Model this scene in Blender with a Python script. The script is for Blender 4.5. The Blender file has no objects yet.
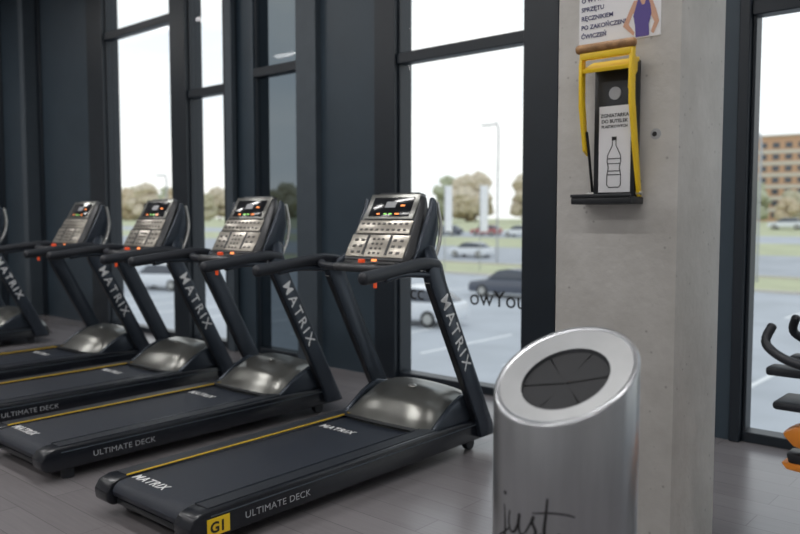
import bpy, bmesh, math, random
from mathutils import Vector, Matrix
random.seed(7)
S=bpy.context.scene
COL=S.collection
S.view_settings.view_transform='Standard'
# ---------------------------------------------------------------- materials
def mat(name,color,rough=0.5,metal=0.0,noise=None,bump=0.0,bscale=60,spec=0.5,emit=None,es=1.0,coat=0.0,stretch=None):
    m=bpy.data.materials.new(name); m.use_nodes=True
    nt=m.node_tree; b=nt.nodes['Principled BSDF']
    c=(color[0],color[1],color[2],1)
    b.inputs['Base Color'].default_value=c
    b.inputs['Roughness'].default_value=rough
    b.inputs['Metallic'].default_value=metal
    b.inputs['Specular IOR Level'].default_value=spec
    b.inputs['Coat Weight'].default_value=coat
    if emit:
        b.inputs['Emission Color'].default_value=(emit[0],emit[1],emit[2],1)
        b.inputs['Emission Strength'].default_value=es
    tc=nt.nodes.new('ShaderNodeTexCoord')
    vec=tc.outputs['Object']
    if stretch:
        mp=nt.nodes.new('ShaderNodeMapping'); mp.inputs['Scale'].default_value=stretch
        nt.links.new(vec,mp.inputs['Vector']); vec=mp.outputs['Vector']
    amt,sc=noise if noise else (0.06,8)
    n=nt.nodes.new('ShaderNodeTexNoise'); n.inputs['Scale'].default_value=sc; n.inputs['Detail'].default_value=5
    nt.links.new(vec,n.inputs['Vector'])
    r=nt.nodes.new('ShaderNodeValToRGB')
    r.color_ramp.elements[0].position=0.3; r.color_ramp.elements[1].position=0.7
    r.color_ramp.elements[0].color=tuple(max(0,v*(1-amt)) for v in color)+(1,)
    r.color_ramp.elements[1].color=tuple(min(1,v*(1+amt)) for v in color)+(1,)
    nt.links.new(n.outputs['Fac'],r.inputs['Fac']); nt.links.new(r.outputs['Color'],b.inputs['Base Color'])
    if bump>0:
        n2=nt.nodes.new('ShaderNodeTexNoise'); n2.inputs['Scale'].default_value=bscale; n2.inputs['Detail'].default_value=4
        nt.links.new(vec,n2.inputs['Vector'])
        bp=nt.nodes.new('ShaderNodeBump'); bp.inputs['Strength'].default_value=bump; bp.inputs['Distance'].default_value=0.01
        nt.links.new(n2.outputs['Fac'],bp.inputs['Height']); nt.links.new(bp.outputs['Normal'],b.inputs['Normal'])
    return m

M={}
M['black']=mat('black_plastic',(0.012,0.014,0.018),0.36)
M['rubber']=mat('black_rubber',(0.016,0.019,0.026),0.45,bump=0.12,bscale=300)
M['deckside']=mat('deck_side',(0.010,0.012,0.017),0.24)
M['belt']=mat('belt_rubber',(0.013,0.018,0.030),0.42,bump=0.35,bscale=500,noise=(0.15,90))
M['upright']=mat('upright_paint',(0.038,0.048,0.064),0.27,metal=0.4)
M['hood']=mat('hood_silver',(0.24,0.24,0.225),0.28,metal=0.75)
M['silver']=mat('silver_paint',(0.50,0.50,0.48),0.32,metal=0.7)
M['panel']=mat('console_panel',(0.42,0.39,0.34),0.28,metal=0.65)
M['bezel']=mat('console_bezel',(0.055,0.057,0.061),0.33,metal=0.2)
M['screen']=mat('console_screen',(0.008,0.009,0.012),0.12)
M['button']=mat('console_button',(0.10,0.095,0.09),0.4)
M['white']=mat('white_print',(0.8,0.8,0.8),0.5)
M['grey_print']=mat('grey_print',(0.35,0.36,0.38),0.5)
M['yellow']=mat('yellow_paint',(0.90,0.60,0.02),0.35)
M['ystripe']=mat('yellow_stripe',(0.80,0.52,0.04),0.4)
M['orange']=mat('orange_plastic',(0.85,0.28,0.03),0.4)
M['red']=mat('stop_red',(0.75,0.06,0.02),0.4,emit=(1,0.12,0.02),es=0.3)
M['led']=mat('amber_led',(0.8,0.3,0.1),0.4,emit=(1,0.25,0.05),es=1.5)
M['gled']=mat('green_led',(0.3,0.8,0.2),0.4,emit=(0.4,1,0.15),es=0.6)
M['frame']=mat('frame_anthracite',(0.010,0.016,0.024),0.42)
M['frame2']=mat('frame_grey_steel',(0.060,0.078,0.096),0.5)
M['slate']=mat('slate_panel',(0.033,0.052,0.071),0.45,noise=(0.1,2))
M['wallp']=mat('wall_paint',(0.55,0.55,0.55),0.8)
M['ceil']=mat('ceiling_paint',(0.55,0.55,0.55),0.9)
M['wood']=mat('handle_wood',(0.32,0.17,0.07),0.5,noise=(0.35,40))
M['bin']=mat('brushed_steel',(0.40,0.41,0.43),0.30,metal=0.9,noise=(0.06,30),stretch=(1,1,0.1))
M['binrim']=mat('bin_top_paint',(0.44,0.45,0.46),0.38,metal=0.5)
M['ink']=mat('black_ink',(0.008,0.008,0.010),0.6)
M['flap']=mat('flap_rubber',(0.010,0.011,0.014),0.65)
M['skin']=mat('print_skin',(0.62,0.36,0.25),0.6)
M['purple']=mat('print_purple',(0.10,0.07,0.28),0.6)
M['navyink']=mat('print_navy',(0.03,0.03,0.12),0.6)
M['hair']=mat('print_hair',(0.35,0.2,0.08),0.6)
M['paper']=mat('paper_white',(0.78,0.78,0.80),0.5,noise=(0.01,4))
M['carw']=mat('car_white',(0.75,0.77,0.80),0.3,coat=0.5)
M['card']=mat('car_dark',(0.08,0.09,0.12),0.3,coat=0.5)
M['carr']=mat('car_red',(0.42,0.12,0.12),0.3,coat=0.5)
M['carglass']=mat('car_glass',(0.08,0.09,0.11),0.1)
M['tyre']=mat('tyre',(0.05,0.05,0.05),0.8)
M['brick']=mat('building_render',(0.55,0.34,0.22),0.8)
M['cream']=mat('building_cream',(0.62,0.58,0.51),0.8)
M['bark']=mat('bark',(0.2,0.17,0.14),0.9)
M['flag']=mat('flag_cloth',(0.9,0.9,0.9),0.7)
M['pole']=mat('pole_grey',(0.42,0.43,0.45),0.5,metal=0.3)
for i,c in enumerate([(0.50,0.46,0.33),(0.58,0.48,0.34),(0.44,0.46,0.32),(0.62,0.54,0.42)]):  # leaf tones lightened: distance haze is mixed into the colour
    M['leaf%d'%i]=mat('foliage_%d'%i,c,0.9,noise=(0.25,1.5))

def concrete():
    m=mat('concrete',(0.40,0.385,0.36),0.75,bump=0.25,bscale=25)
    nt=m.node_tree; b=nt.nodes['Principled BSDF']; tc=[n for n in nt.nodes if n.type=='TEX_COORD'][0]
    n1=nt.nodes.new('ShaderNodeTexNoise'); n1.inputs['Scale'].default_value=3.0; n1.inputs['Detail'].default_value=8; n1.inputs['Roughness'].default_value=0.65
    nt.links.new(tc.outputs['Object'],n1.inputs['Vector'])
    r=nt.nodes.new('ShaderNodeValToRGB')
    r.color_ramp.elements[0].position=0.3; r.color_ramp.elements[0].color=(0.45,0.435,0.41,1)
    r.color_ramp.elements[1].position=0.7; r.color_ramp.elements[1].color=(0.59,0.575,0.55,1)
    nt.links.new(n1.outputs['Fac'],r.inputs['Fac'])
    v=nt.nodes.new('ShaderNodeTexVoronoi'); v.inputs['Scale'].default_value=16
    nt.links.new(tc.outputs['Object'],v.inputs['Vector'])
    r2=nt.nodes.new('ShaderNodeValToRGB'); r2.color_ramp.elements[0].position=0.04; r2.color_ramp.elements[1].position=0.12
    r2.color_ramp.elements[0].color=(0.4,0.4,0.4,1); r2.color_ramp.elements[1].color=(1,1,1,1)
    nt.links.new(v.outputs['Distance'],r2.inputs['Fac'])
    mx=nt.nodes.new('ShaderNodeMixRGB'); mx.blend_type='MULTIPLY'; mx.inputs['Fac'].default_value=0.6
    nt.links.new(r.outputs['Color'],mx.inputs[1]); nt.links.new(r2.outputs['Color'],mx.inputs[2])
    nt.links.new(mx.outputs['Color'],b.inputs['Base Color'])
    return m
M['concrete']=concrete()

def floor_mat():
    m=bpy.data.materials.new('vinyl_plank_floor'); m.use_nodes=True; nt=m.node_tree; b=nt.nodes['Principled BSDF']
    tc=nt.nodes.new('ShaderNodeTexCoord'); mp=nt.nodes.new('ShaderNodeMapping')
    nt.links.new(tc.outputs['Object'],mp.inputs['Vector'])
    br=nt.nodes.new('ShaderNodeTexBrick'); nt.links.new(mp.outputs['Vector'],br.inputs['Vector'])
    br.inputs['Color1'].default_value=(0.222,0.208,0.216,1); br.inputs['Color2'].default_value=(0.198,0.185,0.192,1)
    br.inputs['Mortar'].default_value=(0.15,0.14,0.145,1); br.inputs['Scale'].default_value=1.0
    br.inputs['Mortar Size'].default_value=0.003; br.inputs['Brick Width'].default_value=1.2; br.inputs['Row Height'].default_value=0.19
    n=nt.nodes.new('ShaderNodeTexNoise'); mp2=nt.nodes.new('ShaderNodeMapping'); mp2.inputs['Scale'].default_value=(2,40,1)
    nt.links.new(tc.outputs['Object'],mp2.inputs['Vector']); nt.links.new(mp2.outputs['Vector'],n.inputs['Vector'])
    n.inputs['Scale'].default_value=1.5; n.inputs['Detail'].default_value=6
    r=nt.nodes.new('ShaderNodeValToRGB'); r.color_ramp.elements[0].color=(0.85,0.85,0.85,1); r.color_ramp.elements[1].color=(1.1,1.1,1.1,1)
    nt.links.new(n.outputs['Fac'],r.inputs['Fac'])
    mx=nt.nodes.new('ShaderNodeMixRGB'); mx.blend_type='MULTIPLY'; mx.inputs['Fac'].default_value=1
    nt.links.new(br.outputs['Color'],mx.inputs[1]); nt.links.new(r.outputs['Color'],mx.inputs[2])
    nt.links.new(mx.outputs['Color'],b.inputs['Base Color']); b.inputs['Roughness'].default_value=0.24
    return m
M['floor']=floor_mat()

def glass_mat(name,tint,k=0.6):
    m=bpy.data.materials.new(name); m.use_nodes=True; nt=m.node_tree
    for n in list(nt.nodes): nt.nodes.remove(n)
    o=nt.nodes.new('ShaderNodeOutputMaterial'); t=nt.nodes.new('ShaderNodeBsdfTransparent'); t.inputs['Color'].default_value=tint+(1,)
    g=nt.nodes.new('ShaderNodeBsdfGlossy'); g.inputs['Roughness'].default_value=0.01
    lw=nt.nodes.new('ShaderNodeLayerWeight'); lw.inputs['Blend'].default_value=0.15
    mu=nt.nodes.new('ShaderNodeMath'); mu.operation='MULTIPLY'; mu.inputs[1].default_value=k
    nt.links.new(lw.outputs['Fresnel'],mu.inputs[0])
    mx=nt.nodes.new('ShaderNodeMixShader')
    nt.links.new(mu.outputs[0],mx.inputs['Fac']); nt.links.new(t.outputs[0],mx.inputs[1]); nt.links.new(g.outputs[0],mx.inputs[2])
    nt.links.new(mx.outputs[0],o.inputs['Surface'])
    return m
M['glass']=glass_mat('window_glass',(0.95,0.97,0.98))
M['tint']=glass_mat('tinted_glass',(0.14,0.165,0.185),1.0)

def ground_mat():
    m=bpy.data.materials.new('outdoor_ground'); m.use_nodes=True; nt=m.node_tree; b=nt.nodes['Principled BSDF']
    g=nt.nodes.new('ShaderNodeNewGeometry'); sp=nt.nodes.new('ShaderNodeSeparateXYZ'); nt.links.new(g.outputs['Position'],sp.inputs[0])
    mr=nt.nodes.new('ShaderNodeMapRange'); mr.inputs['From Min'].default_value=0; mr.inputs['From Max'].default_value=200
    nt.links.new(sp.outputs['Y'],mr.inputs['Value'])
    r=nt.nodes.new('ShaderNodeValToRGB'); r.color_ramp.interpolation='CONSTANT'
    pave=(0.44,0.46,0.49,1); grass=(0.48,0.49,0.30,1); road=(0.40,0.415,0.44,1)  # pale on purpose, bright outdoor haze painted into the ground colours
    els=[(0,pave),(0.225,grass),(0.28,road),(0.36,grass),(0.425,pave),(0.475,grass)]
    r.color_ramp.elements[0].position=0; r.color_ramp.elements[0].color=pave
    r.color_ramp.elements[1].position=els[1][0]; r.color_ramp.elements[1].color=els[1][1]
    for p,c in els[2:]:
        e=r.color_ramp.elements.new(p); e.color=c
    nt.links.new(mr.outputs[0],r.inputs['Fac'])
    n=nt.nodes.new('ShaderNodeTexNoise'); n.inputs['Scale'].default_value=0.4; n.inputs['Detail'].default_value=6
    nt.links.new(g.outputs['Position'],n.inputs['Vector'])
    r2=nt.nodes.new('ShaderNodeValToRGB'); r2.color_ramp.elements[0].color=(0.75,0.75,0.75,1); r2.color_ramp.elements[1].color=(1.25,1.25,1.25,1)
    nt.links.new(n.outputs['Fac'],r2.inputs['Fac'])
    mx=nt.nodes.new('ShaderNodeMixRGB'); mx.blend_type='MULTIPLY'; mx.inputs['Fac'].default_value=1
    nt.links.new(r.outputs['Color'],mx.inputs[1]); nt.links.new(r2.outputs['Color'],mx.inputs[2])
    nt.links.new(mx.outputs['Color'],b.inputs['Base Color']); b.inputs['Roughness'].default_value=0.7
    return m
M['ground']=ground_mat()

# ---------------------------------------------------------------- mesh helpers
def finish(bm,name,m,angle=35,smooth=True):
    bmesh.ops.recalc_face_normals(bm,faces=bm.faces)
    me=bpy.data.meshes.new(name); bm.to_mesh(me); bm.free()
    if smooth:
        for p in me.polygons: p.use_smooth=True
        me.set_sharp_from_angle(angle=math.radians(angle))
    if m is not None: me.materials.append(M[m] if isinstance(m,str) else m)
    return me

def bevel_bm(bm,off,seg=2,ang=20):
    if off<=0: return
    bm.normal_update()
    es=[e for e in bm.edges if len(e.link_faces)==2 and e.calc_face_angle(0)>math.radians(ang)]
    bmesh.ops.bevel(bm,geom=es,offset=off,segments=seg,profile=0.5,affect='EDGES',clamp_overlap=True)

def add_box(bm,lo,hi):
    vs=[bm.verts.new((x,y,z)) for x in (lo[0],hi[0]) for y in (lo[1],hi[1]) for z in (lo[2],hi[2])]
    for f in ((0,1,3,2),(4,6,7,5),(0,4,5,1),(2,3,7,6),(0,2,6,4),(1,5,7,3)): bm.faces.new([vs[i] for i in f])

def box(lo,hi,m,name='box',bev=0.0,seg=2):
    bm=bmesh.new(); add_box(bm,lo,hi); bmesh.ops.recalc_face_normals(bm,faces=bm.faces); bevel_bm(bm,bev,seg)
    return finish(bm,name,m)

def boxes(lst,m,name='boxes',bev=0.0):
    bm=bmesh.new()
    for lo,hi in lst: add_box(bm,lo,hi)
    bmesh.ops.recalc_face_normals(bm,faces=bm.faces); bevel_bm(bm,bev,1)
    return finish(bm,name,m)

def prism(pts,a0,a1,m,axis='X',name='prism',bev=0.0,seg=2):
    bm=bmesh.new()
    def mk(a,p):
        return (a,p[0],p[1]) if axis=='X' else ((p[0],a,p[1]) if axis=='Y' else (p[0],p[1],a))
    A=[bm.verts.new(mk(a0,p)) for p in pts]; B=[bm.verts.new(mk(a1,p)) for p in pts]
    n=len(pts)
    bm.faces.new(A); bm.faces.new(B[::-1])
    for i in range(n): bm.faces.new([A[i],B[i],B[(i+1)%n],A[(i+1)%n]])
    bmesh.ops.recalc_face_normals(bm,faces=bm.faces); bevel_bm(bm,bev,seg)
    return finish(bm,name,m)

def catmull(P,k=6):
    P=[Vector(p) for p in P]; out=[]
    for i in range(len(P)-1):
        p0=P[max(i-1,0)];p1=P[i];p2=P[i+1];p3=P[min(i+2,len(P)-1)]
        for j in range(k):
            t=j/k
            out.append(0.5*((2*p1)+(-p0+p2)*t+(2*p0-5*p1+4*p2-p3)*t*t+(-p0+3*p1-3*p2+p3)*t*t*t))
    out.append(P[-1]); return out

def tube(path,ra,rb,m,name='tube',seg=14,up=(0,0,1),smooth=True,k=6,bm=None,taper=True,closed=False):
    own=bm is None
    if own: bm=bmesh.new()
    pts=catmull(path,k) if smooth else [Vector(p) for p in path]
    up=Vector(up); rings=[]
    n=len(pts)
    for i,p in enumerate(pts):
        d=(pts[min(i+1,n-1)]-pts[max(i-1,0)]).normalized()
        s=d.cross(up)
        if s.length<1e-4: s=d.cross(Vector((0,1,0)))
        s.normalize(); u=s.cross(d).normalized()
        rings.append((p,s,u,d))
    allr=[]
    def ring(p,s,u,f): 
        return [bm.verts.new(p+s*math.cos(2*math.pi*j/seg)*ra*f+u*math.sin(2*math.pi*j/seg)*rb*f) for j in range(seg)]
    if taper:
        p,s,u,d=rings[0]
        allr.append(ring(p-d*rb*0.6,s,u,0.45)); allr.append(ring(p-d*rb*0.4,s,u,0.8))
    for p,s,u,d in rings: allr.append(ring(p,s,u,1))
    if taper:
        p,s,u,d=rings[-1]
        allr.append(ring(p+d*rb*0.4,s,u,0.8)); allr.append(ring(p+d*rb*0.6,s,u,0.45))
    for a,b in zip(allr[:-1],allr[1:]):
        for j in range(seg): bm.faces.new([a[j],a[(j+1)%seg],b[(j+1)%seg],b[j]])
    bm.faces.new(allr[0]); bm.faces.new(allr[-1][::-1])
    if own: return finish(bm,name,m,angle=40)

def cylm(center,r,depth,m,axis='Z',seg=32,name='cyl',bev=0.0,r2=None):
    bm=bmesh.new()
    bmesh.ops.create_cone(bm,cap_ends=True,segments=seg,radius1=r,radius2=r if r2 is None else r2,depth=depth)
    if axis=='X': bmesh.ops.rotate(bm,verts=bm.verts,matrix=Matrix.Rotation(math.pi/2,3,'Y'))
    if axis=='Y': bmesh.ops.rotate(bm,verts=bm.verts,matrix=Matrix.Rotation(math.pi/2,3,'X'))
    bmesh.ops.translate(bm,verts=bm.verts,vec=center); bevel_bm(bm,bev,2,40)
    return finish(bm,name,m)

def text(s,size,m,origin,xd,n,name='lettering',ext=0.0008,align='LEFT',bold=0.0,mirror=False,space=1.0):
    cu=bpy.data.curves.new(name,'FONT'); cu.body=s; cu.size=size; cu.extrude=ext; cu.align_x=align; cu.offset=bold; cu.resolution_u=3; cu.space_character=space
    o=bpy.data.objects.new('tmp_txt',cu); COL.objects.link(o)
    dg=bpy.context.evaluated_depsgraph_get(); dg.update()
    me=bpy.data.meshes.new_from_object(o.evaluated_get(dg)); bpy.data.objects.remove(o)
    me.name=name
    xd=Vector(xd).normalized(); n=Vector(n).normalized(); yd=n.cross(xd)
    if mirror: xd=-xd
    mt=Matrix(((xd.x,yd.x,n.x,origin[0]),(xd.y,yd.y,n.y,origin[1]),(xd.z,yd.z,n.z,origin[2]),(0,0,0,1)))
    me.transform(mt); me.materials.clear(); me.materials.append(M[m]); return me

def obj(name,me,parent=None,loc=None,rot=None):
    o=bpy.data.objects.new(name,me); COL.objects.link(o)
    if parent: o.parent=parent
    if loc: o.location=loc
    if rot: o.rotation_euler=rot
    return o
def empty(name,loc=(0,0,0),rot=(0,0,0)):
    o=bpy.data.objects.new(name,None); COL.objects.link(o); o.location=loc; o.rotation_euler=rot; o.empty_display_size=0.2; return o
def flat(poly,m,mk,name='shape'):
    bm=bmesh.new(); bm.faces.new([bm.verts.new(mk(p)) for p in poly]); return finish(bm,name,m,smooth=False)

UPS=0.07
# ---------------------------------------------------------------- room
XL,XR,YB,YW,H=-17.0,5.0,-6.0,5.5,5.5
obj('floor',box((XL,YB,-0.2),(XR,YW+0.25,0),'floor'))
obj('ceiling',box((XL,YB,H),(XR,YW+0.25,H+0.2),'ceil'))
obj('wall_left',box((XL-0.2,YB,0),(XL,YW+0.25,H),'wallp'))
obj('wall_right',box((XR,YB,0),(XR+0.2,YW+0.25,H),'wallp'))
obj('wall_back',box((XL-0.2,YB-0.2,0),(XR+0.2,YB,H),'wallp'))
obj('baseboard_back',box((XL,YB,0),(XR,YB+0.02,0.1),'frame'))
posts=[(-17,-16.6),(-15.2,-14.6),(-13.9,-13.55),(-12.57,-12.1),(-10.63,-10.20),(-8.55,-8.22),(-7.47,-7.25),(-5.1,-4.84),(-3.45,-3.13),(-1.77,-1.70),(0.2,0.5),(2.4,2.7),(4.7,5.0)]
panels=[(-14.6,-13.9),(-13.55,-12.57),(-12.1,-10.63),(-7.25,-6.95),(-5.86,-5.1),(-3.13,-2.9),(-2.2,-1.77)]
fr=[((a,YW-0.05,0),(b,YW+0.2,H)) for a,b in posts]
bays=[(-16.6,-15.2,3.0),(-10.20,-8.55,4.0),(-8.22,-7.47,3.02),(-6.95,-6.16,3.12),(-4.84,-3.45,3.0),(-2.9,-2.2,2.95),(-1.70,0.2,2.92),(0.5,2.4,2.92),(2.7,4.7,2.92)]
for a,b,t in bays:
    fr.append(((a,YW,0),(b,YW+0.15,0.07))); fr.append(((a,YW-0.02,t-0.05),(b,YW+0.10,t+0.05)))
    fr.append(((a,YW,H-0.15),(b,YW+0.15,H)))
    fr.append(((a,YW,0.07),(a+0.025,YW+0.06,H-0.15))); fr.append(((b-0.025,YW,0.07),(b,YW+0.06,H-0.15)))
obj('trim_1',boxes(fr,'frame','window_frames',0.006))
obj('trim_2',boxes([((-6.16,YW-0.10,0),(-5.86,YW+0.2,H)),((-7.34,YW-0.12,0),(-7.22,YW-0.05,H)),((-13.95,YW-0.3,0),(-13.75,YW-0.05,H)),((-12.35,YW-0.25,0),(-12.2,YW-0.05,H))],'frame2','steel_fins',0.006))
obj('wall_front',boxes([((a,YW-0.02,0),(b,YW+0.2,H)) for a,b in panels],'slate','cladding'))
for i,(a,b,t) in enumerate(bays):
    obj('window_%d'%(i+1),flat([(a+0.02,0.06),(b-0.02,0.06),(b-0.02,H-0.14),(a+0.02,H-0.14)],'tint' if i==3 else 'glass',lambda p:(p[0],YW+0.035,p[1])))
WL=empty('window_lettering',(0,YW+0.031,0))
obj('letters_a',text('owYou',0.20,'ink',(-4.03,0,0.77),(1,0,0),(0,-1,0)),WL)
obj('letters_b',text('cc',0.20,'ink',(-4.72,0,0.77),(1,0,0),(0,-1,0)),WL)

cx0,cx1,cy0,cy1=-1.74,-1.20,3.03,3.52
colE=obj('concrete_column',box((cx0,cy0,0),(cx1,cy1,H),'concrete',bev=0.006))
obj('anchor_hole',cylm((cx1-0.10,cy0-0.0005,1.87),0.010,0.002,'ink',axis='Y',seg=16),colE)
obj('form_tie_mark',cylm((cx1-0.095,cy0-0.0004,1.87),0.022,0.001,'grey_print',axis='Y',seg=20),colE)

# ---------------------------------------------------------------- poster
P=empty('notice_poster',(-1.461,cy0-0.004,2.325+UPS-0.008))
obj('sheet',box((-0.178,0,-0.13),(0.178,0.004,0.13),'paper'),P)
for i,s in enumerate(['PAMIĘTAJ','O WYTARCIU','SPRZĘTU','RĘCZNIKIEM','PO ZAKOŃCZENIU','ĆWICZEŃ']):
    obj('text_%d'%i,text(s,0.025,'navyink',(-0.168,-0.0006,0.087-0.037*i),(1,0,0),(0,-1,0),bold=0.0006,ext=0.0003),P)
mk=lambda p:(p[0],-0.0012,p[1])
mk2=lambda p:(p[0],-0.0018,p[1])
obj('figure_arms',flat([(0.02,-0.075),(0.045,-0.02),(0.065,0.02),(0.14,0.02),(0.16,-0.03),(0.172,-0.075),(0.15,-0.12),(0.138,-0.112),(0.152,-0.075),(0.135,-0.04),(0.128,-0.03),(0.072,-0.03),(0.062,-0.03),(0.044,-0.07),(0.07,-0.105),(0.066,-0.118)],'skin',mk),P)
obj('figure_torso',flat([(0.075,-0.125),(0.072,-0.08),(0.064,-0.04),(0.074,-0.005),(0.082,0.022),(0.09,0.022),(0.1,0.0),(0.11,0.0),(0.118,0.022),(0.126,0.022),(0.135,-0.005),(0.14,-0.04),(0.13,-0.08),(0.132,-0.125)],'purple',mk2),P)
obj('figure_head',flat([(0.104+0.022*math.cos(t*0.5236),0.06+0.03*math.sin(t*0.5236)) for t in range(12)],'skin',mk2),P)
obj('figure_hair',flat([(0.078,0.05),(0.08,0.085),(0.104,0.1),(0.128,0.085),(0.132,0.03),(0.125,0.05),(0.12,0.08),(0.09,0.08)],'hair',lambda p:(p[0],-0.0024,p[1])),P)

# ---------------------------------------------------------------- bottle crusher on column
C=empty('bottle_crusher',(-1.455,cy0,1.52+UPS))
obj('back_plate',box((-0.085,-0.05,0.03),(0.095,0,0.58),'black',bev=0.006),C)
obj('label',box((-0.060,-0.0525,0.05),(0.078,-0.05,0.40),'paper'),C)
obj('base_tray',box((-0.15,-0.12,0.0),(0.115,0,0.030),'black',bev=0.006),C)
obj('tray_lip',box((-0.15,-0.125,0.028),(0.115,-0.115,0.042),'black',bev=0.003),C)
obj('badge',cylm((0.008,-0.052,0.45),0.026,0.005,'grey_print',axis='Y'),C)
for i,(s,z) in enumerate([('ZGNIATARKA',0.355),('DO BUTELEK',0.332),('PLASTIKOWYCH',0.312)]):
    obj('label_text_%d'%i,text(s,0.0195 if i<2 else 0.0150,'ink',(0.008,-0.0532,z),(1,0,0),(0,-1,0),align='CENTER',bold=0.0005,ext=0.0003),C)
bot=[(-0.008,0.262),(-0.008,0.24),(-0.028,0.20),(-0.030,0.175),(-0.024,0.15),(-0.030,0.12),(-0.030,0.08),(-0.022,0.07),(0.022,0.07),(0.030,0.08),(0.030,0.12),(0.024,0.15),(0.030,0.175),(0.028,0.20),(0.008,0.24),(0.008,0.262),(-0.008,0.262)]
obj('bottle_icon',tube([(x+0.008,-0.0535,z) for x,z in bot],0.0018,0.0018,'ink',seg=6,smooth=False,up=(0,1,0)),C)
obj('bottle_icon_bands',boxes([((-0.020,-0.0545,z),(0.036,-0.0525,z+0.003)) for z in (0.185,0.165,0.135,0.12)]+[((-0.002,-0.0545,0.262),(0.018,-0.0525,0.275))],'ink'),C)
arm=[(-0.012,0.03),(-0.034,0.03),(-0.058,0.12),(-0.085,0.22),(-0.125,0.40),(-0.128,0.56),(-0.118,0.62),(-0.092,0.62),(-0.090,0.56),(-0.088,0.42),(-0.055,0.25),(-0.03,0.13)]
obj('arm_right',prism(arm,0.098,0.112,'yellow',bev=0.003),C)
arml=[(-0.05,0.20),(-0.085,0.22),(-0.125,0.40),(-0.128,0.56),(-0.118,0.62),(-0.092,0.62),(-0.090,0.56),(-0.088,0.42),(-0.06,0.24)]
obj('arm_left',prism(arml,-0.118,-0.104,'yellow',bev=0.003),C)
obj('link_left',prism([(-0.01,0.03),(-0.025,0.03),(-0.088,0.30),(-0.072,0.30)],-0.104,-0.098,'black',bev=0.001),C)
obj('press_plate',prism([(-0.125,0.545),(-0.12,0.53),(-0.03,0.57),(-0.03,0.588)],-0.106,0.100,'yellow',bev=0.003),C)
obj('top_bar',box((-0.112,-0.126,0.585),(0.106,-0.096,0.612),'yellow',bev=0.004),C)
obj('side_gusset',prism([(-0.125,0.45),(-0.05,0.53),(-0.05,0.58),(-0.12,0.60)],0.096,0.102,'yellow',bev=0.002),C)
obj('handle_grip',tube([(-0.125,-0.113,0.630),(0.11,-0.113,0.630)],0.019,0.019,'wood',seg=16,smooth=False),C)
obj('pivot',cylm((0.0,-0.03,0.045),0.008,0.24,'silver',axis='X',seg=16),C)

# ---------------------------------------------------------------- bin
BX,BY,BR=-1.192,2.146,0.2225
B=empty('waste_bin',(BX,BY,0))
ZC,SL=1.05,0.54
def bin_body():
    bm=bmesh.new(); n=96
    prof=[(BR-0.012,0.0,0),(BR-0.004,0.004,0),(BR-0.004,0.03,0),(BR,0.034,0),(BR,0.0,1),(BR-0.003,0.006,1),(BR-0.010,0.009,1),(BR-0.020,0.004,1)]
    rings=[]
    for r,z,top in prof:
        rings.append([bm.verts.new((r*math.cos(a),r*math.sin(a),(ZC+SL*r*math.sin(a)+z) if top else z)) for a in [2*math.pi*i/n for i in range(n)]])
    for A,Bb in zip(rings[:-1],rings[1:]):
        for i in range(n): bm.faces.new([A[i],A[(i+1)%n],Bb[(i+1)%n],Bb[i]])
    bm.faces.new(rings[0])
    return finish(bm,'bin_body','bin',angle=50)
obj('body',bin_body(),B)
CX,CY=0.010,-0.020
def slant_ring(r0,r1,z0,z1,m,n=96):
    bm=bmesh.new(); R=[]
    for r,z in ((r0,z0),(r1,z1)):
        inn=r<BR*0.9; cx=CX if inn else 0; cc=CY if inn else 0
        R.append([bm.verts.new((cx+r*math.cos(a),cc+r*math.sin(a),ZC+SL*(cc+r*math.sin(a))+z)) for a in [2*math.pi*i/n for i in range(n)]])
    for i in range(n): bm.faces.new([R[0][i],R[0][(i+1)%n],R[1][(i+1)%n],R[1][i]])
    return finish(bm,'ring',m,angle=50)
ro=0.135
obj('top_plate',slant_ring(BR-0.019,ro,0.004,0.004,'binrim'),B)
obj('opening_lip',slant_ring(ro,ro-0.004,0.004,-0.012,'black'),B)
def flaps():
    bm=bmesh.new(); K=6
    for k in range(K):
        a0=2*math.pi*k/K+0.35; a1=a0+2*math.pi/K
        n=10
        c=bm.verts.new((CX,CY,ZC+SL*CY-0.012-0.004*(k%2)))
        arc=[]
        for i in range(n+1):
            a=a0+0.02+(a1-a0-0.04)*i/n; r=ro-0.003
            arc.append(bm.verts.new((CX+r*math.cos(a),CY+r*math.sin(a),ZC+SL*(CY+r*math.sin(a))-0.008)))
        for i in range(n): bm.faces.new([c,arc[i],arc[i+1]])
    return finish(bm,'flaps','flap',angle=20)
obj('rubber_flaps',flaps(),B)
obj('flap_backing',slant_ring(ro-0.002,0.001,-0.03,-0.05,'ink'),B)
a_front=math.atan2(-BY,-BX)
def wrap(s,z,rad=BR+0.0006): 
    a=a_front+s/BR
    return (rad*math.cos(a),rad*math.sin(a),z)
def stroke(pts,w,bm):
    P=catmull([Vector((p[0],p[1],0)) for p in pts],8)
    n=len(P); L=[];R=[]
    for i,p in enumerate(P):
        d=(P[min(i+1,n-1)]-P[max(i-1,0)]).normalized(); q=Vector((-d.y,d.x,0))
        ww=w*(0.6+0.4*math.sin(math.pi*i/(n-1)))*(0.7+0.3*abs(d.y))
        a=p+q*ww; b=p-q*ww
        L.append(bm.verts.new(wrap(a.x,a.y))); R.append(bm.verts.new(wrap(b.x,b.y)))
    for i in range(n-1): bm.faces.new([L[i],L[i+1],R[i+1],R[i]])
bm=bmesh.new(); w=0.0050; z0=0.598
def T(l,dx,dz=0): return [((x+dx)*1.08+0.014,y+z0+dz) for x,y in l]
stroke(T([(0.0,0.075),(0.004,0.03),(0.003,-0.02),(-0.008,-0.06),(-0.03,-0.06),(-0.028,-0.035),(0.0,-0.012),(0.022,0.01)],-0.20),w,bm)
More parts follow.
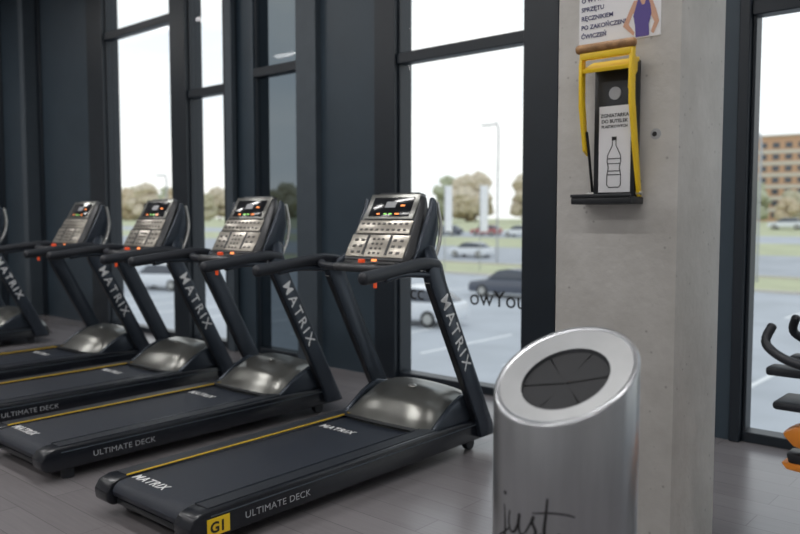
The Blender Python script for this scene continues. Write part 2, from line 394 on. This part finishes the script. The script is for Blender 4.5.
stroke(T([(-0.002,0.108),(0.003,0.112),(0.006,0.106)],-0.20),w*1.4,bm)
stroke(T([(0.0,0.065),(-0.004,0.03),(0.004,0.004),(0.018,0.006),(0.03,0.03),(0.036,0.065),(0.034,0.03),(0.040,0.004),(0.052,0.012)],-0.175),w,bm)
stroke(T([(0.0,0.012),(0.016,0.045),(0.026,0.07),(0.022,0.05),(0.032,0.025),(0.024,0.003),(0.006,0.002),(0.028,0.008),(0.05,0.022)],-0.12),w,bm)
stroke(T([(0.012,0.13),(0.008,0.08),(0.004,0.03),(0.012,0.002),(0.03,0.008),(0.045,0.03)],-0.068),w,bm)
stroke(T([(-0.03,0.078),(0.02,0.088),(0.06,0.088),(0.085,0.082)],-0.068),w*0.8,bm)
for i,l in enumerate([[(0.055,-0.02),(0.03,-0.005),(0.005,-0.03),(0.005,-0.08),(0.03,-0.10),(0.055,-0.08),(0.055,-0.055),(0.035,-0.055)],
        [(0.075,-0.005),(0.095,-0.05),(0.097,-0.10)],[(0.12,-0.005),(0.105,-0.04),(0.097,-0.055)],
        [(0.135,-0.10),(0.137,-0.01),(0.157,-0.06),(0.177,-0.01),(0.179,-0.10)]]):
    stroke(T(l,-0.155,-0.005),w*1.3,bm)
obj('logo_script',finish(bm,'logo','ink',smooth=False),B)

# ---------------------------------------------------------------- treadmill (local: rear y=0, front y=2.2)
TP=[]
def tp(n,me): TP.append((n,me))
railp=[(0.03,0.065),(0.0,0.09),(-0.005,0.14),(0.02,0.185),(0.07,0.202),(1.75,0.215),(2.12,0.20),(2.20,0.14),(2.20,0.075)]
for sx,nm in ((1,'right'),(-1,'left')):
    a,b=sorted((sx*0.300,sx*0.430))
    tp('side_rail_'+nm,prism(railp,a,b,'deckside',bev=0.012,seg=3))
    a,b=sorted((sx*0.318,sx*0.405)); tp('foot_rail_'+nm,prism([(0.10,0.202),(0.10,0.2065),(1.62,0.2185),(1.62,0.213)],a,b,'rubber'))
    a,b=sorted((sx*0.302,sx*0.310)); tp('stripe_'+nm,prism([(0.10,0.202),(0.10,0.2080),(1.62,0.2200),(1.62,0.213)],a,b,'ystripe' if sx<0 else 'upright'))
    a,b=sorted((sx*0.4295,sx*0.432)); tp('side_groove_'+nm,prism([(0.10,0.170),(0.10,0.176),(2.10,0.182),(2.10,0.176)],a,b,'frame2'))
    tp('rear_foot_'+nm,cylm((sx*0.36,0.16,0.04),0.035,0.08,'rubber',seg=20))
    tp('front_wheel_'+nm,cylm((sx*0.36,2.0,0.042),0.042,0.04,'rubber',axis='X',seg=24))
    up=[(2.19,0.09),(2.02,0.09),(1.99,0.20),(1.56,1.04),(1.53,1.13),(1.58,1.20),(1.66,1.18),(1.70,1.06),(2.13,0.22)]
    a,b=sorted((sx*0.400,sx*0.462))
    tp('upright_'+nm,prism(up,a,b,'upright',bev=0.010,seg=2))
    tp('upright_trim_'+nm,prism([(2.0,0.22),(1.975,0.22),(1.545,1.06),(1.56,1.075)],a+0.012,b-0.012,'black'))
    tp('handrail_'+nm,tube([(sx*0.455,0.97,1.125),(sx*0.455,1.10,1.138),(sx*0.447,1.30,1.160),(sx*0.435,1.50,1.18),(sx*0.43,1.64,1.165)],0.034,0.038,'rubber',seg=18))
    tp('handrail_core_'+nm,tube([(sx*0.453,1.15,1.11),(sx*0.445,1.32,1.128),(sx*0.435,1.58,1.11)],0.024,0.02,'upright',seg=12))
tp('bed_frame',box((-0.30,0.10,0.085),(0.30,1.75,0.12),'black'))
tp('rear_cover',box((-0.30,0.045,0.07),(0.30,0.075,0.10),'black',bev=0.005))
beltp=[(1.70,0.19),(1.70,0.20),(0.09,0.194),(0.055,0.188),(0.030,0.168),(0.022,0.145),(0.030,0.118),(0.055,0.10),(0.10,0.10),(0.10,0.19)]
tp('running_belt',prism(beltp,-0.292,0.292,'belt'))
tp('belt_lettering_front',text('MATRIX',0.072,'white',(-0.26,1.30,0.2015),(1,0,0),(0,0,1),bold=0.001,space=1.15))
tp('belt_lettering_rear',text('MATRIX',0.072,'white',(-0.28,0.11,0.1955),(1,0,0),(0,0,1),bold=0.001,space=1.15))
tp('upright_lettering',text('MATRIX',0.110,'white',(0.4632,1.632,0.970),(0,0.455,-0.89),(1,0,0),bold=0.0004,space=1.35))
tp('side_lettering',text('ULTIMATE DECK',0.048,'grey_print',(0.4325,0.27,0.108),(0,1,0),(1,0,0),bold=-0.0002,space=1.05))
def hood():
    bm=bmesh.new(); NX,NY=36,28; g=[]
    for j in range(NY+1):
        t=j/NY; y=1.55+0.69*t
        hh=[(0,0.200),(0.08,0.245),(0.25,0.35),(0.45,0.42),(0.62,0.43),(0.8,0.385),(0.93,0.26),(1.0,0.10)]
        for (a,za),(b,zb) in zip(hh[:-1],hh[1:]):
            if a<=t<=b: 
                u=(t-a)/(b-a); u=u*u*(3-2*u)*0.3+u*0.7; zt=za+(zb-za)*u; break
        row=[]
        for i in range(NX+1):
            u=-1+2*i/NX; w_=0.385-0.05*max(0,t-0.7)
            sx=math.copysign(abs(u)**0.75,u)
            base=min(zt,0.195); prof=0.82*max(0,1-abs(sx)**6)**0.5+0.18*(1-sx*sx)
            z=base+(zt-base)*prof
            curve=0.06*(1-u*u)*(1-t)
            row.append(bm.verts.new((sx*w_,y-curve+0.04*(1-t),z)))
        g.append(row)
    for j in range(NY):
        for i in range(NX): bm.faces.new([g[j][i],g[j][i+1],g[j+1][i+1],g[j+1][i]])
    return finish(bm,'hood','hood',angle=60)
tp('motor_hood',hood())
tp('hood_base',box((-0.385,1.62,0.09),(0.385,2.20,0.20),'black',bev=0.01))
fp=[(1.60,0.20),(1.78,0.33),(1.92,0.39),(2.05,0.36),(2.17,0.20)]
tp('hood_fairing_right',prism(fp,0.360,0.402,'upright',bev=0.016,seg=3))
tp('hood_fairing_left',prism(fp,-0.402,-0.360,'upright',bev=0.016,seg=3))
tp('hood_lip',tube([(-0.36,1.575,0.208),(-0.2,1.535,0.222),(0,1.522,0.226),(0.2,1.535,0.222),(0.36,1.575,0.208)],0.014,0.012,'black',seg=8))
bm=bmesh.new(); bmesh.ops.create_uvsphere(bm,u_segments=20,v_segments=10,radius=1)
bmesh.ops.scale(bm,verts=bm.verts,vec=(0.035,0.02,0.006)); bmesh.ops.rotate(bm,verts=bm.verts,matrix=Matrix.Rotation(0.35,3,'X')); bmesh.ops.translate(bm,verts=bm.verts,vec=(0.05,1.82,0.418))
tp('hood_emblem',finish(bm,'emblem','silver'))
tp('cross_bar',tube([(-0.44,1.50,1.165),(-0.34,1.42,1.15),(-0.18,1.38,1.145),(0,1.37,1.145),(0.18,1.38,1.145),(0.34,1.42,1.15),(0.44,1.50,1.165)],0.026,0.024,'rubber',seg=14))
tp('pulse_grip',tube([(-0.17,1.38,1.147),(0,1.368,1.147),(0.17,1.38,1.147)],0.029,0.027,'bezel',seg=14))
tp('stop_button',cylm((0,1.43,1.185),0.022,0.024,'red',seg=24,bev=0.005))
tp('stop_housing',box((-0.06,1.38,1.15),(0.06,1.56,1.175),'bezel',bev=0.01))
tp('stop_tag',box((0.43,1.075,1.065),(0.445,1.095,1.10),'red',bev=0.005))
Yb,Zb,Yt,Zt=1.46,1.19,1.70,1.61
def console():
    bm=bmesh.new()
    secs=[(-0.06,0.27,0.12),(0.0,0.315,0.20),(0.15,0.33,0.22),(0.5,0.305,0.17),(0.85,0.275,0.11),(0.97,0.255,0.08),(1.04,0.215,0.05)]
    d=Vector((0,Yt-Yb,Zt-Zb)); ln=d.length; d.normalize(); nrm=Vector((0,-d.z,d.y))
    rings=[]
    for t,w_,dep in secs:
        c=Vector((0,Yb,Zb))+d*ln*t; r=[]
        rc=0.03; fr_=0.0 if 0<=t<=1 else -0.02
        pl=[(-w_+rc,fr_),(w_-rc,fr_),(w_,-0.03+fr_),(w_-0.01,-dep*0.7),(w_-0.06,-dep),(-w_+0.06,-dep),(-w_+0.01,-dep*0.7),(-w_,-0.03+fr_)]
        for x,q in pl: r.append(bm.verts.new((x,0,0))); r[-1].co=c+Vector((x,0,0))+nrm*q
        rings.append(r)
    for A,Bb in zip(rings[:-1],rings[1:]):
        for i in range(8): bm.faces.new([A[i],A[(i+1)%8],Bb[(i+1)%8],Bb[i]])
    bm.faces.new(rings[0]); bm.faces.new(rings[-1])
    bmesh.ops.recalc_face_normals(bm,faces=bm.faces); bevel_bm(bm,0.008,2,25)
    return finish(bm,'console','bezel',angle=40),Vector((0,Yb,Zb)),d,ln,nrm
cme,c0,cd,cl,cn=console(); tp('console_body',cme)
def onpanel(lst,m,th=0.006,z0=0.0,bev=0.0):
    bm=bmesh.new()
    for x0,t0,x1,t1 in lst:
        vs=[]
        for q in (z0,z0+th):
            for x,t in ((x0,t0),(x1,t0),(x1,t1),(x0,t1)): vs.append(bm.verts.new(c0+Vector((x,0,0))+cd*cl*t+cn*q))
        for f in ((3,2,1,0),(4,5,6,7),(0,1,5,4),(1,2,6,5),(2,3,7,6),(3,0,4,7)): bm.faces.new([vs[i] for i in f])
    bmesh.ops.recalc_face_normals(bm,faces=bm.faces); bevel_bm(bm,bev,2)
    return finish(bm,'panelpart',m)
tp('console_lower_panel',onpanel([(-0.285,0.03,0.285,0.36)],'panel',0.008,bev=0.004))
tp('console_mid_panel',onpanel([(-0.262,0.38,0.262,0.58)],'panel',0.008,bev=0.004))
tp('console_top_panel',onpanel([(-0.245,0.60,0.245,0.985)],'hood',0.008,bev=0.004))
tp('console_screen',onpanel([(-0.20,0.635,0.20,0.93)],'screen',0.006,0.005,bev=0.003))
tp('console_window',onpanel([(-0.06,0.77,0.04,0.86)],'grey_print',0.002,0.0105))
tp('console_led',onpanel([(-0.05,0.665,-0.02,0.682),(0.0,0.665,0.03,0.682)],'gled',0.002,0.0105))
tp('console_amber_leds',onpanel([(0.06,0.665,0.10,0.682),(-0.12,0.665,-0.09,0.682),(0.09,0.79,0.13,0.81)],'led',0.002,0.0105))
bl=[]
for r in range(4):
    for c in range(3): bl.append((-0.060+0.045*c,0.07+0.07*r,-0.038+0.045*c,0.10+0.07*r))
for sx in (-1,1):
    for r in range(3): 
        for c in range(2):
            xx=sx*(0.16+0.065*c); bl.append((xx-0.016,0.08+0.09*r,xx+0.016,0.115+0.09*r))
for c in range(9): bl.append((-0.236+0.054*c,0.42,-0.208+0.054*c,0.45)); bl.append((-0.236+0.054*c,0.51,-0.208+0.054*c,0.54))
tp('console_buttons',onpanel(bl,'button',0.004,0.007,bev=0.001))
tp('console_dark_keys',onpanel([(-0.125,0.06,-0.10,0.35),(0.10,0.06,0.125,0.35)],'bezel',0.003,0.007))
tp('console_amber',onpanel([(-0.01,-0.035,0.04,0.012)],'led',0.004,-0.004))
for sx,nm in ((1,'right'),(-1,'left')):
    a,b=sorted((sx*0.300,sx*0.345))
    tp('console_wing_'+nm,prism([(1.50,1.16),(1.66,1.16),(1.72,1.25),(1.76,1.40),(1.74,1.56),(1.705,1.585),(1.69,1.52),(1.62,1.38)],a,b,'upright',bev=0.012))
    tp('console_wing_trim_'+nm,tube([(sx*0.335,1.70,1.16),(sx*0.342,1.755,1.27),(sx*0.338,1.782,1.40),(sx*0.32,1.765,1.55)],0.014,0.012,'silver',seg=10))
    tp('arm_'+nm,tube([(sx*0.425,1.62,1.13),(sx*0.36,1.68,1.19),(sx*0.26,1.76,1.27)],0.035,0.045,'upright',seg=12,up=(0,1,0)))
tp('console_tray',box((-0.26,1.42,1.155),(0.26,1.52,1.18),'bezel',bev=0.01))
tp('console_back',box((-0.20,1.60,1.13),(0.20,1.76,1.30),'black',bev=0.03))
for n,me in TP:
    for v in me.vertices:
        x,y,z=v.co
        if n.startswith('console'): x*=0.87; y+=0.07
        elif z<1.1 and y>1.3: y+=0.07*min(1,(y-1.3)/0.5)*(1-z/1.1)
        if z<0.3 and y<1.0: y-=0.12*min(1,(1.0-y))
        if z>0.25 and 'hood' not in n: z+=0.08*min(1,(z-0.25)/0.8)
        v.co=(x,y,z)
def treadmill(c,y=2.05,tag=None):
    e=empty('treadmill',(c,y,0))
    for n,me in TP: obj(n,me,e)
    return e
t1=treadmill(-3.365)
obj('tag_plate',box((0.4305,-0.03,0.080),(0.4335,0.095,0.162),'yellow'),t1)
obj('tag_text',text('G1',0.07,'ink',(0.434,-0.015,0.095),(0,1,0),(1,0,0),bold=0.002),t1)
for c in (-4.83,-6.16,-7.53,-9.95,-11.3): treadmill(c)

# ---------------------------------------------------------------- exercise bike (faces -X)
E=empty('exercise_bike',(0.02,3.42,0))
obj('front_foot',tube([(-0.55,-0.27,0.035),(-0.55,0.27,0.035)],0.035,0.035,'black',smooth=False),E)
obj('rear_foot',tube([(0.45,-0.25,0.035),(0.45,0.25,0.035)],0.035,0.035,'black',smooth=False),E)
obj('main_beam',tube([(-0.55,0,0.06),(-0.2,0,0.14),(0.2,0,0.14),(0.45,0,0.06)],0.035,0.045,'black'),E)
obj('head_tube',tube([(-0.50,0,0.10),(-0.60,0,0.45),(-0.70,0,0.84)],0.035,0.045,'black',up=(0,1,0)),E)
obj('seat_tube',tube([(0.05,0,0.14),(0.18,0,0.50),(0.25,0,0.92)],0.03,0.04,'black',up=(0,1,0)),E)
obj('cross_tube',tube([(-0.64,0,0.58),(-0.2,0,0.46),(0.12,0,0.34)],0.03,0.04,'orange'),E)
obj('flywheel',cylm((-0.40,0.0,0.36),0.24,0.03,'silver',axis='Y',seg=48,bev=0.005),E)
obj('flywheel_guard',tube([(-0.42+0.275*math.cos(a),0,0.36+0.275*math.sin(a)) for a in [math.radians(t) for t in range(20,201,20)]],0.04,0.018,'orange',up=(0,1,0)),E)
obj('head_shroud',prism([(-0.91,0.66),(-0.86,0.61),(-0.56,0.56),(-0.58,0.69),(-0.85,0.70)],-0.06,0.06,'orange',axis='Y',bev=0.02),E)
obj('shroud_lower',prism([(-0.89,0.585),(-0.87,0.52),(-0.56,0.48),(-0.58,0.58)],-0.055,0.055,'black',axis='Y',bev=0.015),E)
obj('shroud_accent',prism([(-0.90,0.545),(-0.88,0.52),(-0.76,0.51),(-0.76,0.545)],-0.068,0.068,'orange',axis='Y',bev=0.006),E)
obj('bar_post',tube([(-0.69,0,0.80),(-0.68,0,0.98)],0.022,0.022,'silver',up=(0,1,0)),E)
for s in (-1,1):
    nm='l' if s<0 else 'r'
    obj('handlebar_'+nm,tube([(-0.66,0,0.97),(-0.70,s*0.12,0.97),(-0.64,s*0.23,0.97),(-0.82,s*0.235,0.985),(-0.93,s*0.20,1.04),(-0.92,s*0.17,1.11)],0.018,0.018,'rubber'),E)
    obj('elbow_pad_'+nm,box((-0.93,s*0.16-0.05,0.92),(-0.68,s*0.16+0.05,0.955),'rubber',bev=0.012),E)
    obj('crank_'+nm,box((-0.03-s*0.08-0.09,s*0.11-0.01,0.27-0.015),(-0.03-s*0.08+0.09,s*0.11+0.01,0.27+0.015),'silver',bev=0.004),E)
    obj('pedal_'+nm,box((-0.03-s*0.17-0.05,s*0.17-0.045,0.255),(-0.03-s*0.17+0.05,s*0.17+0.045,0.285),'black',bev=0.006),E)
obj('bottle_holder',box((-0.93,-0.11,0.765),(-0.66,0.11,0.80),'rubber',bev=0.015),E)
obj('chain_cover',prism([(-0.45,0.28),(-0.40,0.44),(-0.05,0.37),(0.05,0.28),(-0.05,0.19),(-0.40,0.26)],0.04,0.09,'black',axis='Y',bev=0.012),E)
obj('crank_axle',cylm((-0.03,0,0.27),0.02,0.24,'silver',axis='Y',seg=16),E)
obj('bike_console',box((-0.75,-0.08,1.01),(-0.71,0.08,1.12),'screen',bev=0.01),E)
sm=bmesh.new(); bmesh.ops.create_uvsphere(sm,u_segments=24,v_segments=12,radius=1)
for v in sm.verts:
    ww=0.13 if v.co.x>0 else 0.13-0.09*min(1,-v.co.x*1.2)
    v.co=Vector((v.co.x*0.15+0.25,v.co.y*ww,0.96+v.co.z*0.04))
obj('saddle',finish(sm,'saddle','rubber',angle=60),E)

# ---------------------------------------------------------------- outdoors
GN=-2.6
def terrain_z(y):
    if y<58: return GN
    if y<115: return GN+2.9*(y-58)/57
    return GN+2.9
bm=bmesh.new(); ys=[YW+0.26,20,58,70,100,115,400]
A=[(bm.verts.new((-500,y,terrain_z(y))),bm.verts.new((300,y,terrain_z(y)))) for y in ys]
for a,b in zip(A[:-1],A[1:]): bm.faces.new([a[0],a[1],b[1],b[0]])
obj('outdoor_ground',finish(bm,'ground','ground',smooth=False))
obj('parking_lines',boxes([((x,18,GN),(x+0.14,23,GN+0.01)) for x in range(-60,20,3)]+[((x,34,GN),(x+0.14,39,GN+0.01)) for x in range(-90,20,3)],'white'))
obj('kerb',boxes([((-300,45,GN),(200,45.2,GN+0.15)),((-300,55.8,GN),(200,56,GN+0.15))],'cream'))

def car(loc,rot,m):
    e=empty('car',(loc[0],loc[1],terrain_z(loc[1])),(0,0,rot))
    body=[(-2.15,0.25),(-2.2,0.55),(-2.1,0.78),(-1.2,0.90),(1.7,0.95),(2.1,0.90),(2.15,0.5),(2.1,0.25)]
    obj('body',prism(body,-0.87,0.87,m,axis='Y',bev=0.08,seg=3),e)
    cab=[(-1.25,0.88),(-0.55,1.38),(0.0,1.46),(1.1,1.42),(1.95,0.93)]
    obj('cabin',prism(cab,-0.74,0.74,'carglass',axis='Y',bev=0.06),e)
    obj('roof',prism([(-0.55,1.39),(0.0,1.475),(1.1,1.435),(1.25,1.36),(0,1.41)],-0.70,0.70,m,axis='Y',bev=0.01),e)
    for i,x in enumerate((-1.35,1.3)):
        for j,y in enumerate((-0.80,0.80)):
            obj('wheel_%d%d'%(i,j),cylm((x,y,0.32),0.32,0.2,'tyre',axis='Y',seg=24,bev=0.03),e)
            obj('hub_%d%d'%(i,j),cylm((x,y*1.13,0.32),0.19,0.02,'silver',axis='Y',seg=16),e)
car((-19.6,23.0),0.15,'carw'); car((-22.0,34.0),0.1,'card'); car((-39.5,24.5),0.3,'carw'); car((-46,24),0.3,'card')
for x,y,m in ((-56,88,'carw'),(-62,89,'carr'),(-68,88,'card'),(-50,89,'carw'),(-28.5,108,'carw'),(-36,108,'card'),(-23,108,'carr'),(-74,88,'carw'),(-24,62,'carw'),(-90,88,'carr'),(-84,89,'carw'),(-45,62,'carw')):
    car((x,y),0.05,m)

def foliage(seed,m):
    random.seed(seed); bm=bmesh.new()
    for i in range(26):
        a=random.random()*6.28; z=1.5+random.random()*9.5; rr=random.random()**0.5*3.4*(1-abs(z-5)/10)
        s=1.2+random.random()*1.0
        mt=Matrix.Translation((rr*math.cos(a),rr*math.sin(a),z))@Matrix.Scale(s,4)
        g=bmesh.ops.create_icosphere(bm,subdivisions=2,radius=1,matrix=mt)
        for v in g['verts']: v.co+=Vector((random.uniform(-.25,.25),random.uniform(-.25,.25),random.uniform(-.25,.25)))*s
    return finish(bm,'foliage',m,smooth=False)
fol=[foliage(i,'leaf%d'%i) for i in range(4)]
bm=bmesh.new()
tube([(0,0,-0.3),(0.1,0,3),(0,0.1,7),(0,0,10)],0.22,0.22,None,bm=bm,seg=8)
tube([(0,0,3),(1,0.3,5),(2,0.5,7.5)],0.1,0.1,None,bm=bm,seg=6)
tube([(0,0,3.5),(-1,-0.3,5.5),(-1.8,0.2,8)],0.1,0.1,None,bm=bm,seg=6)
trunk=finish(bm,'trunk','bark')
random.seed(3)
x=-360
while x<60:
    y=135+random.uniform(0,40); s=random.uniform(0.55,1.0)*(0.75 if x>-60 else 1.0)
    e=empty('tree',(x,y,terrain_z(y)),(0,0,random.random()*6)); e.scale=(s*1.2,s*1.2,s)
    obj('trunk',trunk,e); obj('foliage',fol[random.randrange(4)],e)
    x+=random.uniform(2.6,4.4)
Bd=empty('apartment_building',(-52,225,0.3),(0,0,0.1))
obj('block',box((-18,-7,0),(26,7,22),'brick'),Bd)
obj('bands',boxes([((-18.1,-7.15,z),(26.1,-7.0,z+0.9)) for z in (2.6,5.6,8.6,11.6,14.6,17.6)],'cream'),Bd)
obj('building_windows',boxes([((x0,-7.08,z),(x0+1.6,-7.0,z+1.4)) for z in (1.0,4.0,7.0,10.0,13.0,16.0,19.0) for x0 in range(-16,24,3)],'carglass'),Bd)
obj('roof_edge',box((-18.4,-7.4,22),(26.4,7.4,22.4),'cream'),Bd)
def banner(x,y):
    z=terrain_z(y); e=empty('banner_flag',(x,y,z))
    obj('pole',tube([(0,0,0),(0,0,6.6)],0.04,0.04,'pole',smooth=False,seg=8,up=(0,1,0)),e)
    bm=bmesh.new(); n=10; g=[]
    for i in range(n+1):
        xx=0.04+0.75*i/n; dy=0.08*math.sin(i*1.1); g.append((bm.verts.new((xx,dy,3.0)),bm.verts.new((xx,dy,6.5))))
    for a,b in zip(g[:-1],g[1:]): bm.faces.new([a[0],b[0],b[1],a[1]])
    obj('cloth',finish(bm,'cloth','flag'),e)
banner(-37.0,47.5); banner(-34.6,48.8); banner(-31.0,51)
def lamp(x,y,h=8):
    e=empty('street_lamp',(x,y,terrain_z(y)),(0,0,math.pi))
    obj('post',tube([(0,0,0),(0,0,h*0.6),(0,0,h),(0.6,0,h+0.3),(1.3,0,h+0.35)],0.08,0.08,'pole',seg=10,up=(0,1,0)),e)
    obj('lamp_head',box((1.0,-0.15,h+0.28),(1.8,0.15,h+0.42),'pole',bev=0.04),e)
lamp(-39.5,58.4,12); lamp(-15.4,52,9); lamp(-70,44,8)

# ---------------------------------------------------------------- lights
for x in (-13,-9,-5.5,-2,1.5):
    for y in (-3.5,-0.5,2.6):
        e=empty('ceiling_light',(x,y,H-0.35))
        obj('housing',box((-0.9,-0.1,0.0),(0.9,0.1,0.06),'silver',bev=0.01),e)
        obj('cables',boxes([((-0.7,-0.003,0.06),(-0.694,0.003,0.35)),((0.694,-0.003,0.06),(0.7,0.003,0.35))],'silver'),e)
        L=bpy.data.lights.new('lamp','AREA'); L.shape='RECTANGLE'; L.size=1.7; L.size_y=0.16; L.energy=44; L.color=(1.0,0.98,0.96)
        o=bpy.data.objects.new('lamp',L); COL.objects.link(o); o.parent=e; o.location=(0,0,-0.01)

W=bpy.data.worlds.new('World'); S.world=W; W.use_nodes=True; nt=W.node_tree
bg=nt.nodes['Background']; tc=nt.nodes.new('ShaderNodeTexCoord'); sp=nt.nodes.new('ShaderNodeSeparateXYZ')
nt.links.new(tc.outputs['Generated'],sp.inputs[0])
r=nt.nodes.new('ShaderNodeValToRGB')
r.color_ramp.elements[0].position=0.0; r.color_ramp.elements[0].color=(0.64,0.65,0.64,1)
r.color_ramp.elements[1].position=0.5; r.color_ramp.elements[1].color=(0.44,0.51,0.58,1)
nt.links.new(sp.outputs['Z'],r.inputs['Fac'])
mp=nt.nodes.new('ShaderNodeMapping'); mp.inputs['Scale'].default_value=(1,1,3.5); nt.links.new(tc.outputs['Generated'],mp.inputs['Vector'])
n=nt.nodes.new('ShaderNodeTexNoise'); n.inputs['Scale'].default_value=3.0; n.inputs['Detail'].default_value=6; nt.links.new(mp.outputs['Vector'],n.inputs['Vector'])
r2=nt.nodes.new('ShaderNodeValToRGB'); r2.color_ramp.elements[0].position=0.42; r2.color_ramp.elements[1].position=0.66
nt.links.new(n.outputs['Fac'],r2.inputs['Fac'])
mx=nt.nodes.new('ShaderNodeMixRGB'); nt.links.new(r2.outputs['Color'],mx.inputs['Fac']); nt.links.new(r.outputs['Color'],mx.inputs[1]); mx.inputs[2].default_value=(0.72,0.71,0.68,1)
nt.links.new(mx.outputs['Color'],bg.inputs['Color']); bg.inputs['Strength'].default_value=1.85

# ---------------------------------------------------------------- camera
cam=bpy.data.cameras.new('camera'); co=bpy.data.objects.new('camera',cam); COL.objects.link(co); S.camera=co
cam.sensor_width=36; cam.lens=35; cam.clip_end=1000
yaw=math.radians(41.2); pitch=math.radians(3.7)
co.location=(0,0,1.54); co.rotation_euler=(math.pi/2-pitch,0,yaw)
cam.dof.use_dof=True; cam.dof.focus_distance=3.8; cam.dof.aperture_fstop=1.5
